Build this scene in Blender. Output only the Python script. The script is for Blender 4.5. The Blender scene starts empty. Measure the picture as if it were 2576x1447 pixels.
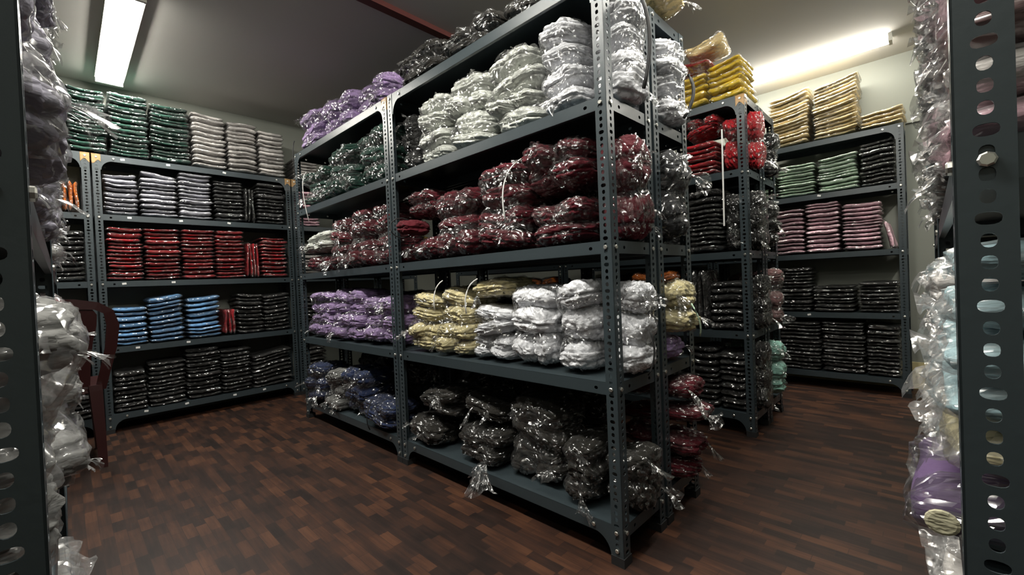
import bpy, math, random
import numpy as np
from mathutils import Matrix, Vector

C = bpy.context.scene.collection
RNG = random.Random(11)
PI = math.pi

# ------------------------------------------------------------------ noise
_pt = np.random.RandomState(7)
_PERM = np.concatenate([_pt.permutation(256)] * 3)
_GR = _pt.normal(size=(256, 3)); _GR /= np.linalg.norm(_GR, axis=1)[:, None]
_RV = _pt.rand(256, 3)

def _hash(i, seed):
    i = i.astype(np.int64) & 255
    return _PERM[(_PERM[(_PERM[(i[:, 0] + seed * 17) & 255] + i[:, 1]) & 255] + i[:, 2]) & 255]

def pn(P, seed=0):
    P = np.asarray(P, float)
    i = np.floor(P); f = P - i; u = f * f * f * (f * (f * 6 - 15) + 10)
    out = np.zeros(len(P))
    for dx in (0, 1):
        for dy in (0, 1):
            for dz in (0, 1):
                o = np.array([dx, dy, dz])
                g = _GR[_hash(i + o, seed)]
                w = np.prod(np.where(o, u, 1 - u), axis=1)
                out += w * np.sum(g * (f - o), axis=1)
    return out * 1.6

def vor(P, seed=0):
    """distance to the border between the two nearest cells"""
    P = np.asarray(P, float)
    i = np.floor(P)
    f1 = np.full(len(P), 9.0); f2 = np.full(len(P), 9.0)
    for dx in (-1, 0, 1):
        for dy in (-1, 0, 1):
            for dz in (-1, 0, 1):
                c = i + np.array([dx, dy, dz])
                d = np.linalg.norm(c + _RV[_hash(c, seed)] - P, axis=1)
                m = d < f1
                f2 = np.where(m, f1, np.minimum(f2, d)); f1 = np.where(m, d, f1)
    return f2 - f1

# ------------------------------------------------------------------ materials
def new_mat(name):
    m = bpy.data.materials.new(name); m.use_nodes = True
    nt = m.node_tree; nt.nodes.clear()
    return m, nt, nt.nodes, nt.links

def N(nd, t, **kw):
    n = nd.new(t)
    for k, v in kw.items():
        if k in n.inputs: n.inputs[k].default_value = v
        else: setattr(n, k, v)
    return n

def lin(*c):
    return tuple(((x / 255) / 12.92 if x / 255 < .04045 else ((x / 255 + .055) / 1.055) ** 2.4) for x in c) + (1,)

_mats = {}
def plain(name, col, rough=.5, metal=0, spec=.5, bump=0, bscale=200, coat=0):
    if name in _mats: return _mats[name]
    m, nt, nd, L = new_mat(name)
    o = N(nd, 'ShaderNodeOutputMaterial')
    b = N(nd, 'ShaderNodeBsdfPrincipled')
    b.inputs['Base Color'].default_value = col
    b.inputs['Roughness'].default_value = rough
    b.inputs['Metallic'].default_value = metal
    b.inputs['Specular IOR Level'].default_value = spec
    b.inputs['Coat Weight'].default_value = coat
    if bump:
        g = N(nd, 'ShaderNodeNewGeometry')
        t = N(nd, 'ShaderNodeTexNoise', Scale=bscale, Detail=3)
        bp = N(nd, 'ShaderNodeBump', Strength=bump, Distance=.002)
        L.new(g.outputs['Position'], t.inputs['Vector'])
        L.new(t.outputs['Fac'], bp.inputs['Height']); L.new(bp.outputs[0], b.inputs['Normal'])
    L.new(b.outputs[0], o.inputs[0])
    _mats[name] = m
    return m

def fabric(name, col, var=.12):
    """soft garment cloth: slightly uneven dye, woven bump, creases"""
    key = 'fabric ' + name
    if key in _mats: return _mats[key]
    m, nt, nd, L = new_mat(key)
    o = N(nd, 'ShaderNodeOutputMaterial'); b = N(nd, 'ShaderNodeBsdfPrincipled', Roughness=.85)
    b.inputs['Specular IOR Level'].default_value = .25
    b.inputs['Sheen Weight'].default_value = .03
    g = N(nd, 'ShaderNodeNewGeometry')
    oi = N(nd, 'ShaderNodeObjectInfo')
    t = N(nd, 'ShaderNodeTexNoise', Scale=9, Detail=2)
    L.new(g.outputs['Position'], t.inputs['Vector'])
    add = N(nd, 'ShaderNodeMath', operation='ADD'); L.new(t.outputs['Fac'], add.inputs[0]); L.new(oi.outputs['Random'], add.inputs[1])
    mr = N(nd, 'ShaderNodeMapRange'); mr.inputs['From Min'].default_value = .3; mr.inputs['From Max'].default_value = 1.6
    mr.inputs['To Min'].default_value = 1 - var; mr.inputs['To Max'].default_value = 1 + var
    L.new(add.outputs[0], mr.inputs['Value'])
    vm = N(nd, 'ShaderNodeVectorMath', operation='SCALE'); vm.inputs[0].default_value = col[:3]
    L.new(mr.outputs[0], vm.inputs['Scale']); L.new(vm.outputs[0], b.inputs['Base Color'])
    t2 = N(nd, 'ShaderNodeTexNoise', Scale=55, Detail=3, Roughness=.6)
    mp = N(nd, 'ShaderNodeMapping'); mp.inputs['Scale'].default_value = (.5, .5, 1.3)
    L.new(g.outputs['Position'], mp.inputs['Vector']); L.new(mp.outputs[0], t2.inputs['Vector'])
    bp = N(nd, 'ShaderNodeBump', Strength=.6, Distance=.010)
    L.new(t2.outputs['Fac'], bp.inputs['Height']); L.new(bp.outputs[0], b.inputs['Normal'])
    L.new(b.outputs[0], o.inputs[0])
    _mats[key] = m
    return m

def film_mat(name, gain=1.45, base=.04, veil=.016, scale=62, strength=.68, rough=.2, detail=1):
    """clear crinkled polythene: see-through, mirror-like glints on its creases, a thin milky veil"""
    if name in _mats: return _mats[name]
    m, nt, nd, L = new_mat(name)
    o = N(nd, 'ShaderNodeOutputMaterial')
    g = N(nd, 'ShaderNodeNewGeometry')
    n = N(nd, 'ShaderNodeTexNoise', Scale=7, Detail=1)
    L.new(g.outputs['Position'], n.inputs['Vector'])
    wv = N(nd, 'ShaderNodeVectorMath', operation='MULTIPLY_ADD'); wv.inputs[1].default_value = (.22, .22, .22)
    L.new(n.outputs['Color'], wv.inputs[0]); L.new(g.outputs['Position'], wv.inputs[2])
    mp = N(nd, 'ShaderNodeMapping'); mp.inputs['Rotation'].default_value = (.35, .5, .6); mp.inputs['Scale'].default_value = (scale, scale, scale * 2.4)
    L.new(wv.outputs[0], mp.inputs['Vector'])
    v = N(nd, 'ShaderNodeTexVoronoi', feature='F1'); v.inputs['Scale'].default_value = 1
    L.new(mp.outputs[0], v.inputs['Vector'])
    c = N(nd, 'ShaderNodeVectorMath', operation='MULTIPLY_ADD'); c.inputs[1].default_value = (2 * strength,) * 3; c.inputs[2].default_value = (-strength,) * 3
    L.new(v.outputs['Color'], c.inputs[0])
    ad = N(nd, 'ShaderNodeVectorMath', operation='ADD'); L.new(c.outputs[0], ad.inputs[0]); L.new(g.outputs['Normal'], ad.inputs[1])
    bp = N(nd, 'ShaderNodeVectorMath', operation='NORMALIZE'); L.new(ad.outputs[0], bp.inputs[0])
    fr = N(nd, 'ShaderNodeFresnel', IOR=1.48); L.new(bp.outputs[0], fr.inputs['Normal'])
    f = N(nd, 'ShaderNodeMath', operation='MULTIPLY_ADD'); f.use_clamp = True
    f.inputs[1].default_value = gain; f.inputs[2].default_value = base
    L.new(fr.outputs[0], f.inputs[0])
    fm = N(nd, 'ShaderNodeMath', operation='MINIMUM'); fm.inputs[1].default_value = .36; L.new(f.outputs[0], fm.inputs[0]); f = fm
    tr = N(nd, 'ShaderNodeBsdfTransparent'); tr.inputs[0].default_value = (.97, .97, .97, 1)
    df = N(nd, 'ShaderNodeBsdfDiffuse'); df.inputs[0].default_value = (.8, .8, .8, 1)
    L.new(bp.outputs[0], df.inputs['Normal'])
    gl = N(nd, 'ShaderNodeBsdfGlossy', Roughness=rough); gl.inputs[0].default_value = (1, 1, 1, 1)
    L.new(bp.outputs[0], gl.inputs['Normal'])
    m1 = N(nd, 'ShaderNodeMixShader'); m1.inputs[0].default_value = veil
    L.new(tr.outputs[0], m1.inputs[1]); L.new(df.outputs[0], m1.inputs[2])
    m2 = N(nd, 'ShaderNodeMixShader'); L.new(f.outputs[0], m2.inputs[0])
    L.new(m1.outputs[0], m2.inputs[1]); L.new(gl.outputs[0], m2.inputs[2])
    L.new(m2.outputs[0], o.inputs[0])
    _mats[name] = m
    return m

FILM = film_mat('clear polythene film')
FILMP = film_mat('clear packet film', gain=1.9, base=.06, veil=.03, scale=58, strength=.62, rough=.19, detail=0)
FILMM = film_mat('cloudy polythene film', gain=1.3, base=.03, veil=.10, scale=40, strength=.5, rough=.2, detail=0)
STEEL = plain('slate grey enamel steel', (.036, .049, .056, 1), .34, spec=.55, bump=.12, bscale=90)
ZINC = plain('zinc plated bolt', (.62, .61, .56, 1), .32, metal=.9)
RUBBER = plain('black rubber', (.012, .012, .013, 1), .7)
TAPE = plain('brown parcel tape', (.38, .22, .08, 1), .3)
PAPER = plain('white paper sticker', (.8, .8, .78, 1), .7)

COL = {
    'white': (.82, .83, .87, 1), 'off-white': (.66, .68, .63, 1), 'warm white': (.74, .70, .67, 1), 'beige': (.66, .58, .33, 1),
    'maroon': (.085, .008, .014, 1), 'black': (.008, .008, .0075, 1), 'olive black': (.014, .0125, .010, 1),
    'lilac': (.34, .24, .44, 1), 'dark green': (.012, .045, .032, 1), 'navy blue': (.016, .025, .065, 1),
    'red': (.34, .010, .016, 1), 'blue': (.15, .33, .60, 1), 'pale grey': (.42, .42, .48, 1), 'charcoal': (.035, .036, .038, 1),
    'yellow': (.88, .60, .04, 1), 'amber': (.93, .72, .36, 1), 'mint green': (.68, .90, .68, 1), 'pink': (.80, .50, .58, 1),
    'orange': (.62, .16, .02, 1), 'lavender grey': (.24, .23, .28, 1), 'grey': (.42, .42, .41, 1), 'light blue': (.42, .62, .68, 1),
    'purple': (.10, .06, .14, 1), 'smoke': (.15, .15, .145, 1), 'cream': (.50, .47, .33, 1), 'teal': (.28, .52, .44, 1), 'brown': (.30, .17, .09, 1), 'dusky pink': (.20, .11, .11, 1),
}
def FAB(c): return fabric(c, COL[c])

# ------------------------------------------------------------------ mesh + object helpers
def mesh(name, V, F, smooth=True):
    me = bpy.data.meshes.new(name)
    me.from_pydata([tuple(map(float, v)) for v in V], [], [tuple(int(i) for i in f) for f in F])
    if smooth: me.polygons.foreach_set('use_smooth', [True] * len(me.polygons))
    me.update()
    return me

class MB:
    """collects shapes for ONE mesh"""
    def __init__(s): s.V = []; s.F = []; s.n = 0
    def add(s, V, F):
        V = np.asarray(V, float).reshape(-1, 3)
        s.V.append(V); s.F += [tuple(int(i) + s.n for i in f) for f in F]; s.n += len(V)
    def box(s, x0, x1, y0, y1, z0, z1, M=None):
        V = np.array([(x, y, z) for x in (x0, x1) for y in (y0, y1) for z in (z0, z1)], float)
        if M is not None: V = V @ np.array(M.to_3x3()).T + np.array(M.translation)
        s.add(V, [(0, 1, 3, 2), (4, 6, 7, 5), (0, 4, 5, 1), (2, 3, 7, 6), (0, 2, 6, 4), (1, 5, 7, 3)])
    def tube(s, pts, r, k=8, cap=True):
        pts = [np.array(p, float) for p in pts]
        rs = r if hasattr(r, '__len__') else [r] * len(pts)
        rings = []
        up = np.array([0, 0, 1.0])
        for i, p in enumerate(pts):
            t = pts[min(i + 1, len(pts) - 1)] - pts[max(i - 1, 0)]
            t = t / (np.linalg.norm(t) + 1e-12)
            a = np.cross(t, up if abs(t[2]) < .9 else np.array([1.0, 0, 0])); a /= np.linalg.norm(a); b = np.cross(t, a)
            rings.append([p + rs[i] * (a * math.cos(q) + b * math.sin(q)) for q in np.linspace(0, 2 * PI, k, endpoint=False)])
        V = np.array(rings).reshape(-1, 3); F = []
        for i in range(len(pts) - 1):
            for j in range(k):
                F.append((i * k + j, i * k + (j + 1) % k, (i + 1) * k + (j + 1) % k, (i + 1) * k + j))
        if cap: F += [tuple(range(k))[::-1], tuple((len(pts) - 1) * k + j for j in range(k))]
        s.add(V, F)
    def loft(s, secs, closed=True, cap=True):
        k = len(secs[0]); V = np.array(secs).reshape(-1, 3); F = []
        for i in range(len(secs) - 1):
            for j in range(k if closed else k - 1):
                F.append((i * k + j, i * k + (j + 1) % k, (i + 1) * k + (j + 1) % k, (i + 1) * k + j))
        if cap: F += [tuple(range(k))[::-1], tuple((len(secs) - 1) * k + j for j in range(k))]
        s.add(V, F)
    def mesh(s, name, smooth=False): return mesh(name, np.concatenate(s.V), s.F, smooth)

def obj(name, me, mat=None, parent=None, loc=(0, 0, 0), rot=(0, 0, 0), sc=(1, 1, 1), label=None):
    o = bpy.data.objects.new(name, me)
    if mat is not None:
        if not me.materials: me.materials.append(mat)
        elif me.materials[0] is not mat:
            o.material_slots[0].link = 'OBJECT'; o.material_slots[0].material = mat
    C.objects.link(o)
    o.location = loc; o.rotation_euler = rot; o.scale = sc
    if parent is not None: o.parent = parent
    if label: o['label'] = label
    return o

def tag(o, label, cat, group=None, kind=None):
    o['label'] = label; o['category'] = cat
    if group: o['group'] = group
    if kind: o['kind'] = kind
    return o

def thing(name, label, cat, loc=(0, 0, 0), rz=0, group=None):
    o = bpy.data.objects.new(name, None); C.objects.link(o)
    o.empty_display_size = .05
    o.location = loc; o.rotation_euler = (0, 0, rz)
    return tag(o, label, cat, group)

def ordw(i):
    return ['first', 'second', 'third', 'fourth', 'fifth', 'sixth', 'seventh', 'eighth', 'ninth', 'tenth', 'eleventh', 'twelfth',
            'thirteenth', 'fourteenth', 'fifteenth', 'sixteenth', 'seventeenth', 'eighteenth', 'nineteenth', 'twentieth',
            '21st', '22nd', '23rd', '24th'][i]

# ------------------------------------------------------------------ room
CEIL = 2.385
def struct(name, me, mat, label=None):
    o = obj(name, me, mat); o['kind'] = 'structure'
    o['label'] = label or name.replace('_', ' '); o['category'] = name.split('_')[0]
    return o

def floor_mat():
    m, nt, nd, L = new_mat('dark wood block vinyl')
    o = N(nd, 'ShaderNodeOutputMaterial'); b = N(nd, 'ShaderNodeBsdfPrincipled')
    g = N(nd, 'ShaderNodeNewGeometry')
    def brick(off):
        mp = N(nd, 'ShaderNodeMapping'); mp.inputs['Location'].default_value = off
        L.new(g.outputs['Position'], mp.inputs['Vector'])
        t = N(nd, 'ShaderNodeTexBrick'); t.offset = .37; t.offset_frequency = 2; t.squash = .8; t.squash_frequency = 3
        t.inputs['Scale'].default_value = 1; t.inputs['Brick Width'].default_value = .125; t.inputs['Row Height'].default_value = .036
        t.inputs['Mortar Size'].default_value = .0008; t.inputs['Bias'].default_value = 0
        t.inputs['Color1'].default_value = (0, 0, 0, 1); t.inputs['Color2'].default_value = (1, 1, 1, 1); t.inputs['Mortar'].default_value = (.25, .25, .25, 1)
        L.new(mp.outputs[0], t.inputs['Vector'])
        return t
    t = brick((.03, .01, 0))
    mp2 = N(nd, 'ShaderNodeMapping'); mp2.inputs['Scale'].default_value = (5, 60, 1)
    L.new(g.outputs['Position'], mp2.inputs['Vector'])
    gr = N(nd, 'ShaderNodeTexNoise', Scale=1, Detail=4, Roughness=.65); L.new(mp2.outputs[0], gr.inputs['Vector'])
    big = N(nd, 'ShaderNodeTexNoise', Scale=6, Detail=2); L.new(g.outputs['Position'], big.inputs['Vector'])
    a = N(nd, 'ShaderNodeMath', operation='MULTIPLY_ADD'); a.inputs[1].default_value = .62
    sub = N(nd, 'ShaderNodeMath', operation='SUBTRACT'); sub.inputs[1].default_value = .5
    L.new(gr.outputs['Fac'], sub.inputs[0])
    m5 = N(nd, 'ShaderNodeMath', operation='MULTIPLY_ADD'); m5.inputs[1].default_value = .9
    L.new(sub.outputs[0], m5.inputs[0]); 
    s2 = N(nd, 'ShaderNodeMath', operation='MULTIPLY_ADD'); s2.inputs[1].default_value = .55
    L.new(big.outputs['Fac'], s2.inputs[0]); s2.inputs[2].default_value = -.08
    L.new(s2.outputs[0], m5.inputs[2])
    L.new(t.outputs['Color'], a.inputs[0]); L.new(m5.outputs[0], a.inputs[2])
    cr = N(nd, 'ShaderNodeValToRGB'); e = cr.color_ramp.elements
    e[0].position = .1; e[0].color = (.011, .0062, .0050, 1); e[1].position = .95; e[1].color = (.088, .037, .019, 1)
    x = e.new(.38); x.color = (.023, .0115, .0085, 1)
    x = e.new(.65); x.color = (.046, .0195, .0115, 1)
    L.new(a.outputs[0], cr.inputs[0]); L.new(cr.outputs[0], b.inputs['Base Color'])
    b.inputs['Roughness'].default_value = .5; b.inputs['Specular IOR Level'].default_value = .35
    bp = N(nd, 'ShaderNodeBump', Strength=.15, Distance=.002); L.new(gr.outputs['Fac'], bp.inputs['Height']); L.new(bp.outputs[0], b.inputs['Normal'])
    L.new(b.outputs[0], o.inputs[0])
    return m

def quadbox(x0, x1, y0, y1, z0, z1):
    b = MB(); b.box(x0, x1, y0, y1, z0, z1); return b.mesh('slab')

XW, YW, XE, YE = -4.165, -1.25, 1.25, 4.19     # inner faces of the walls
WALL = plain('grey green wall paint', (.23, .24, .21, 1), .75, bump=.05, bscale=60)
CEILM = plain('grey ceiling paint', (.60, .585, .545, 1), .8, bump=.04, bscale=40)
struct('floor', quadbox(XW - .1, XE + .1, YW - .1, YE + .1, -.08, 0), floor_mat(), 'dark brown wood block floor')
struct('ceiling', quadbox(XW - .1, XE + .1, YW - .1, YE + .1, CEIL, CEIL + .08), CEILM, 'plain grey painted ceiling')
struct('wall_left', quadbox(XW - .1, XW, YW - .1, YE + .1, 0, CEIL), WALL, 'grey wall behind the packed wall racks')
struct('wall_back', quadbox(XW, XE, YE, YE + .1, 0, CEIL), WALL, 'grey green wall behind the amber packets')
struct('wall_right', quadbox(XE, XE + .1, YW - .1, YE + .1, 0, CEIL), WALL, 'grey wall past the rack at the right')
struct('wall_front', quadbox(XW, XE, YW - .1, YW, 0, CEIL), WALL, 'grey wall closing the near end of the room')
struct('trim_1', quadbox(-2.088, -2.036, -.9, 4.0, CEIL - .028, CEIL), plain('dark red conduit paint', (.10, .022, .018, 1), .5), 'dark red conduit running along the ceiling')
struct('trim_2', quadbox(XW, XE, YE - .018, YE, 1.88, 1.90), plain('grey ledge paint', (.36, .37, .32, 1), .7), 'thin grey ledge high on the back wall')
struct('baseboard_back', quadbox(XW, XE, YE - .012, YE, 0, .19), plain('beige skirting paint', (.55, .47, .25, 1), .6), 'beige skirting at the foot of the back wall')

# ------------------------------------------------------------------ slotted angle racks
ZB = [.10, .5405, .975, 1.412, 1.80]           # bolt heights = middle of each shelf lip
ZS = [z + .0205 for z in ZB]                   # shelf surfaces
LIP = .040
PH = 1.815                                     # post height
FW = .040

def hole_outline(kind):
    a, b = {'r': (.0054, .0065), 's': (.0087, .0058), 'o': (.0054, .0063), 't': (.0054, .0066)}[kind]
    return a, b

def strip(L, W, holes, th=.002):
    """flat bar along z (0..L), x 0..W, facing -y, with real holes [(z, x, kind)]"""
    b = MB()
    cell = .020
    zz = 0.0
    segs = []
    for (hz, hx, k) in sorted(holes):
        z0, z1 = hz - cell / 2, hz + cell / 2
        if z0 > zz + 1e-5: segs.append((zz, z0, None))
        segs.append((z0, z1, (hz, hx, k))); zz = z1
    if zz < L - 1e-5: segs.append((zz, L, None))
    for z0, z1, h in segs:
        if h is None:
            b.box(0, W, 0, th, z0, z1)
            continue
        hz, hx, k = h; a, c = hole_outline(k)
        per = []
        xs = np.linspace(0, W, 5)[:-1]; zs = np.linspace(z0, z1, 5)[:-1]
        per += [(x, z0) for x in xs] + [(W, z) for z in zs] + [(W - x, z1) for x in xs] + [(0, z1 - (z - z0)) for z in zs]
        per = np.array(per)
        ang = np.arctan2((per[:, 1] - hz) / cell, (per[:, 0] - hx) / W)
        p = 2.6 if k in 'so' else 2.2
        ca, sa = np.cos(ang), np.sin(ang)
        r = (np.abs(ca) ** p + np.abs(sa) ** p) ** (-1 / p)
        ring = np.stack([hx + a * r * ca, hz + c * r * sa], 1)
        n = 16
        V = np.concatenate([np.c_[per[:, 0], np.zeros(n), per[:, 1]], np.c_[ring[:, 0], np.zeros(n), ring[:, 1]],
                            np.c_[ring[:, 0], np.full(n, th), ring[:, 1]], np.c_[per[:, 0], np.full(n, th), per[:, 1]]])
        F = []
        for j in range(n):
            q = (j + 1) % n
            F += [(j, q, n + q, n + j), (n + j, n + q, 2 * n + q, 2 * n + j), (2 * n + j, 2 * n + q, 3 * n + q, 3 * n + j)]
            if per[j, 0] in (0, W) and per[q, 0] == per[j, 0]: F.append((3 * n + j, 3 * n + q, q, j))
        b.add(V, F)
    return np.concatenate(b.V), b.F

def flip(F): return [tuple(reversed(f)) for f in F]
_holes = []
for i in range(int((PH - .02) / .02)):
    _holes.append((.016 + .02 * i, .0215, 'rsro'[i % 4]))
_sv, _sf = strip(PH, FW, _holes)

def post_mesh(mx, my):
    b = MB()
    V = _sv.copy(); b.add(V * np.array([mx, my, 1]), _sf if mx * my > 0 else flip(_sf))
    V2 = np.stack([_sv[:, 1], _sv[:, 0], _sv[:, 2]], 1)
    b.add(V2 * np.array([mx, my, 1]), flip(_sf) if mx * my > 0 else _sf)
    return b.mesh('angle_post')
POST = {(mx, my): post_mesh(mx, my) for mx in (1, -1) for my in (1, -1)}

_shelf_cache = {}
def shelf_mesh(W, D):
    if (W, D) in _shelf_cache: return _shelf_cache[(W, D)]
    b = MB(); e = .0025
    b.box(e, W - e, e, D - e, -.0012, 0)
    def lip(L, M):
        hs = [(z, .021, 'r') for z in (.075, L - .075)]
        V, F = strip(L, LIP, hs, .0015)
        V = np.c_[V[:, 2], V[:, 1], -V[:, 0]]
        V = V @ np.array(M.to_3x3()).T + np.array(M.translation)
        b.add(V, F)
    lip(W - 2 * e, Matrix.Translation((e, e, 0)))
    lip(W - 2 * e, Matrix.Translation((W - e, D - e, 0)) @ Matrix.Rotation(PI, 4, 'Z'))
    lip(D - 2 * e, Matrix.Translation((e, D - e, 0)) @ Matrix.Rotation(-PI / 2, 4, 'Z'))
    lip(D - 2 * e, Matrix.Translation((W - e, e, 0)) @ Matrix.Rotation(PI / 2, 4, 'Z'))
    # inward return of the lips
    b.box(e, W - e, e, e + .012, -LIP, -LIP + .0015)
    b.box(e, W - e, D - e - .012, D - e, -LIP, -LIP + .0015)
    me = b.mesh('shelf'); _shelf_cache[(W, D)] = me
    return me

def gusset_mesh(sx):
    """corner plate with a concave lower edge, top edge at z=0, hugging a post on its x=0 side"""
    out = [(0, 0), (.115, 0), (.115, -.038)]
    for q in np.linspace(0, 1, 9):
        a = q * PI / 2
        out.append((.105 - .062 * math.sin(a), -.100 + .062 * math.cos(a)))
    out.append((.0, -.100))
    P = np.array(out); n = len(P)
    V = np.concatenate([np.c_[P[:, 0] * sx, np.zeros(n), P[:, 1]], np.c_[P[:, 0] * sx, np.full(n, .0015), P[:, 1]]])
    F = [(j, (j + 1) % n, n + (j + 1) % n, n + j) for j in range(n)]
    # triangulated faces as a fan from the corner (0,0): star-shaped seen from there
    for j in range(1, n - 1):
        F.append((0, j, j + 1)); F.append((n, n + j + 1, n + j))
    return mesh('corner_gusset', V, F, False)
GUS = {1: gusset_mesh(1), -1: gusset_mesh(-1)}

def bolt_mesh():
    b = MB()
    secs = []
    for y, r in ((0, .0068), (-.0032, .0068), (-.0046, .0052)):
        secs.append([(r * math.cos(q), y, r * math.sin(q)) for q in np.linspace(0, 2 * PI, 8, endpoint=False)])
    b.loft(secs)
    return b.mesh('bolt')
BOLT = bolt_mesh()
FOOT = MB(); FOOT.box(-.003, .043, -.003, .043, 0, .028); FOOT = FOOT.mesh('rubber_foot')
STICK = MB(); STICK.box(-.011, .011, -.0006, 0, -.0065, .0065); STICK = STICK.mesh('label_sticker')

def tape_mesh(mx, seed):
    r = np.random.RandomState(seed); b = MB()
    n = 9
    for (ax) in (0, 1):
        V = []; F = []
        for i in range(n):
            for j in range(n):
                u = i / (n - 1); v = j / (n - 1)
                d = -.0012 - .0035 * abs(pn(np.array([[u * 4, v * 4, seed]]), 3)[0])
                z = PH + .004 - v * (.05 + .012 * math.sin(u * 5 + seed))
                p = (u * .043, d, z) if ax == 0 else (d, u * .043, z)
                V.append((p[0] * mx, p[1], p[2]))
        F = [(i * n + j, i * n + j + 1, (i + 1) * n + j + 1, (i + 1) * n + j) for i in range(n - 1) for j in range(n - 1)]
        b.add(V, F)
    b.box(-.002 if mx > 0 else -.043, .043 if mx > 0 else .002, -.002, .043, PH + .002, PH + .005)
    return b.mesh('tape_wrap', True)
TAPES = {(mx, s): tape_mesh(mx, s) for mx in (1, -1) for s in (1, 2)}

class Rack:
    def __init__(s, label, origin, rz, W, D=.2874, anchor='', where=''):
        s.o = origin; s.rz = rz; s.W = W; s.D = D; s.anchor = anchor; s.where = where
        s.M = Matrix.Translation((origin[0], origin[1], 0)) @ Matrix.Rotation(rz, 4, 'Z')
        s.root = thing('steel_rack', label, 'rack', (origin[0], origin[1], 0), rz, 'slotted steel racks')
    def w(s, x, y, z): return s.M @ Vector((x, y, z))
    def frame(s, sides='fse', gus=True, tape='', stickers=False):
        W, D, r = s.W, s.D, s.root
        for (x, mx) in ((0, 1), (W, -1)):
            for (y, my) in ((0, 1), (D, -1)):
                obj('angle_post', POST[(mx, my)], STEEL, r, (x, y, .006))
                obj('rubber_foot', FOOT, RUBBER, r, (x, y, 0), (0, 0, 0 if (mx, my) == (1, 1) else PI / 2 if (mx, my) == (-1, 1) else PI if (mx, my) == (-1, -1) else -PI / 2))
        sm = shelf_mesh(W, D)
        for z in ZS:
            sh = obj('shelf', sm, STEEL, r, (0, 0, z))
            if stickers:
                for k in range(RNG.choice((2, 3, 3, 4))):
                    obj('label_sticker', STICK, PAPER, sh, (W * (.14 + .22 * k + RNG.uniform(-.04, .04)), .0024, -.016 + RNG.uniform(-.004, .004)), (0, RNG.uniform(-.25, .25), 0))
        if 'f' in sides:
            for x, mx in ((0, 1), (W, -1)):
                for z in ZB + [.045]: obj('bolt', BOLT, ZINC, r, (x + mx * .0215, -.0002, z))
                if gus:
                    obj('corner_gusset', GUS[mx], STEEL, r, (x + mx * .002, .00205, ZS[4])); obj('corner_gusset', GUS[mx], STEEL, r, (x + mx * .002, .00205, ZS[0]))
                    obj('bolt', BOLT, ZINC, r, (x + mx * .105, .0018, ZB[0])); obj('bolt', BOLT, ZINC, r, (x + mx * .105, .0018, ZB[4]))
        for (c, x, sg) in (('s', 0, -1), ('e', W, 1)):
            if c in sides:
                for y in (.0215, D - .0215):
                    for z in ZB: obj('bolt', BOLT, ZINC, r, (x + sg * .0002, y, z), (0, 0, sg * PI / 2))
        if 'l' in tape: obj('tape_wrap', TAPES[(1, 1)], TAPE, r, (0, 0, 0))
        if 'r' in tape: obj('tape_wrap', TAPES[(-1, 2)], TAPE, r, (W, 0, 0))
        return s

WA, WL = 1.2253, 1.201
XM = -.684
A = Rack('grey steel rack holding white bundles, its outer corner post standing in the open aisle', (XM - WA, 1.146), 0, WA).frame('fe')
B = Rack('grey steel rack holding lilac bundles, between the white bundle rack and the wall aisle', (XM - 2 * WA - .009, 1.146), 0, WA).frame('f', tape='r')
A2 = Rack('grey steel rack backing onto the white bundle rack, maroon bags bulging from its bottom shelf', (XM, 1.739), PI, WA).frame('s', gus=False)
B2 = Rack('grey steel rack backing onto the lilac bundle rack, pink packets on it', (XM - WA - .009, 1.739), PI, WA).frame('', gus=False)
Lk = Rack('grey steel wall rack with red packets across its middle shelf', (-3.853, .1606), PI / 2, WL, anchor='the chair end').frame('f', tape='lr', stickers=True)
L0 = Rack('grey steel wall rack behind the dark red chair', (-3.853, .1606 - .009 - WL), PI / 2, WL, anchor='the red-shelf rack').frame('f', tape='r')
L2 = Rack('grey steel wall rack with pink packets, half hidden behind the lilac bundle rack', (-3.853, .1606 + .009 + WL), PI / 2, WL, anchor='the hidden corner').frame('f', tape='l')
BI = Rack('grey steel island rack with yellow packets on top and a white ribbon hanging', (XM - WA, 2.519), 0, WA, anchor='the aisle post').frame('fe', tape='r')
BJ = Rack('grey steel island rack hidden behind the white bundles, seen only through gaps', (XM - 2 * WA - .009, 2.519), 0, WA).frame('f', gus=False)
BI2 = Rack('grey steel rack backing onto the yellow topped rack, a teal bag low at its end', (XM, 2.519 + .593), PI, WA).frame('s', gus=False)
R = Rack('grey steel rack against the back wall under the tube light, pink packets inside', (-.107 - WA, 3.869), 0, WA, anchor='the wall corner').frame('f', stickers=True)
RL = Rack('grey steel rack along the back wall, added with dark bags to fill the gaps', (-.107 - 2 * WA - .009, 3.869), 0, WA).frame('f', gus=False)  # added so the gaps show dark bags, not lit wall
FL = Rack('grey steel rack end with lavender grey bags spilling out beside the chair', (-.53, -.0165), PI, WA).frame('fs', gus=False)
FM = Rack('grey steel rack beyond the lavender grey bags, next to the chair', (-.53 - WA - .009, -.0165), PI, WA).frame('f', gus=False)
FR = Rack('grey steel rack with a big perforated post close to the viewer, pale blue bags inside', (.0174, .585 + WA), -PI / 2, WA).frame('fe', gus=False)
FN = Rack('grey steel rack beyond the big perforated post, black garments hanging out', (.0174, .585 + 2 * WA + .009), -PI / 2, WA).frame('f', gus=False)

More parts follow.
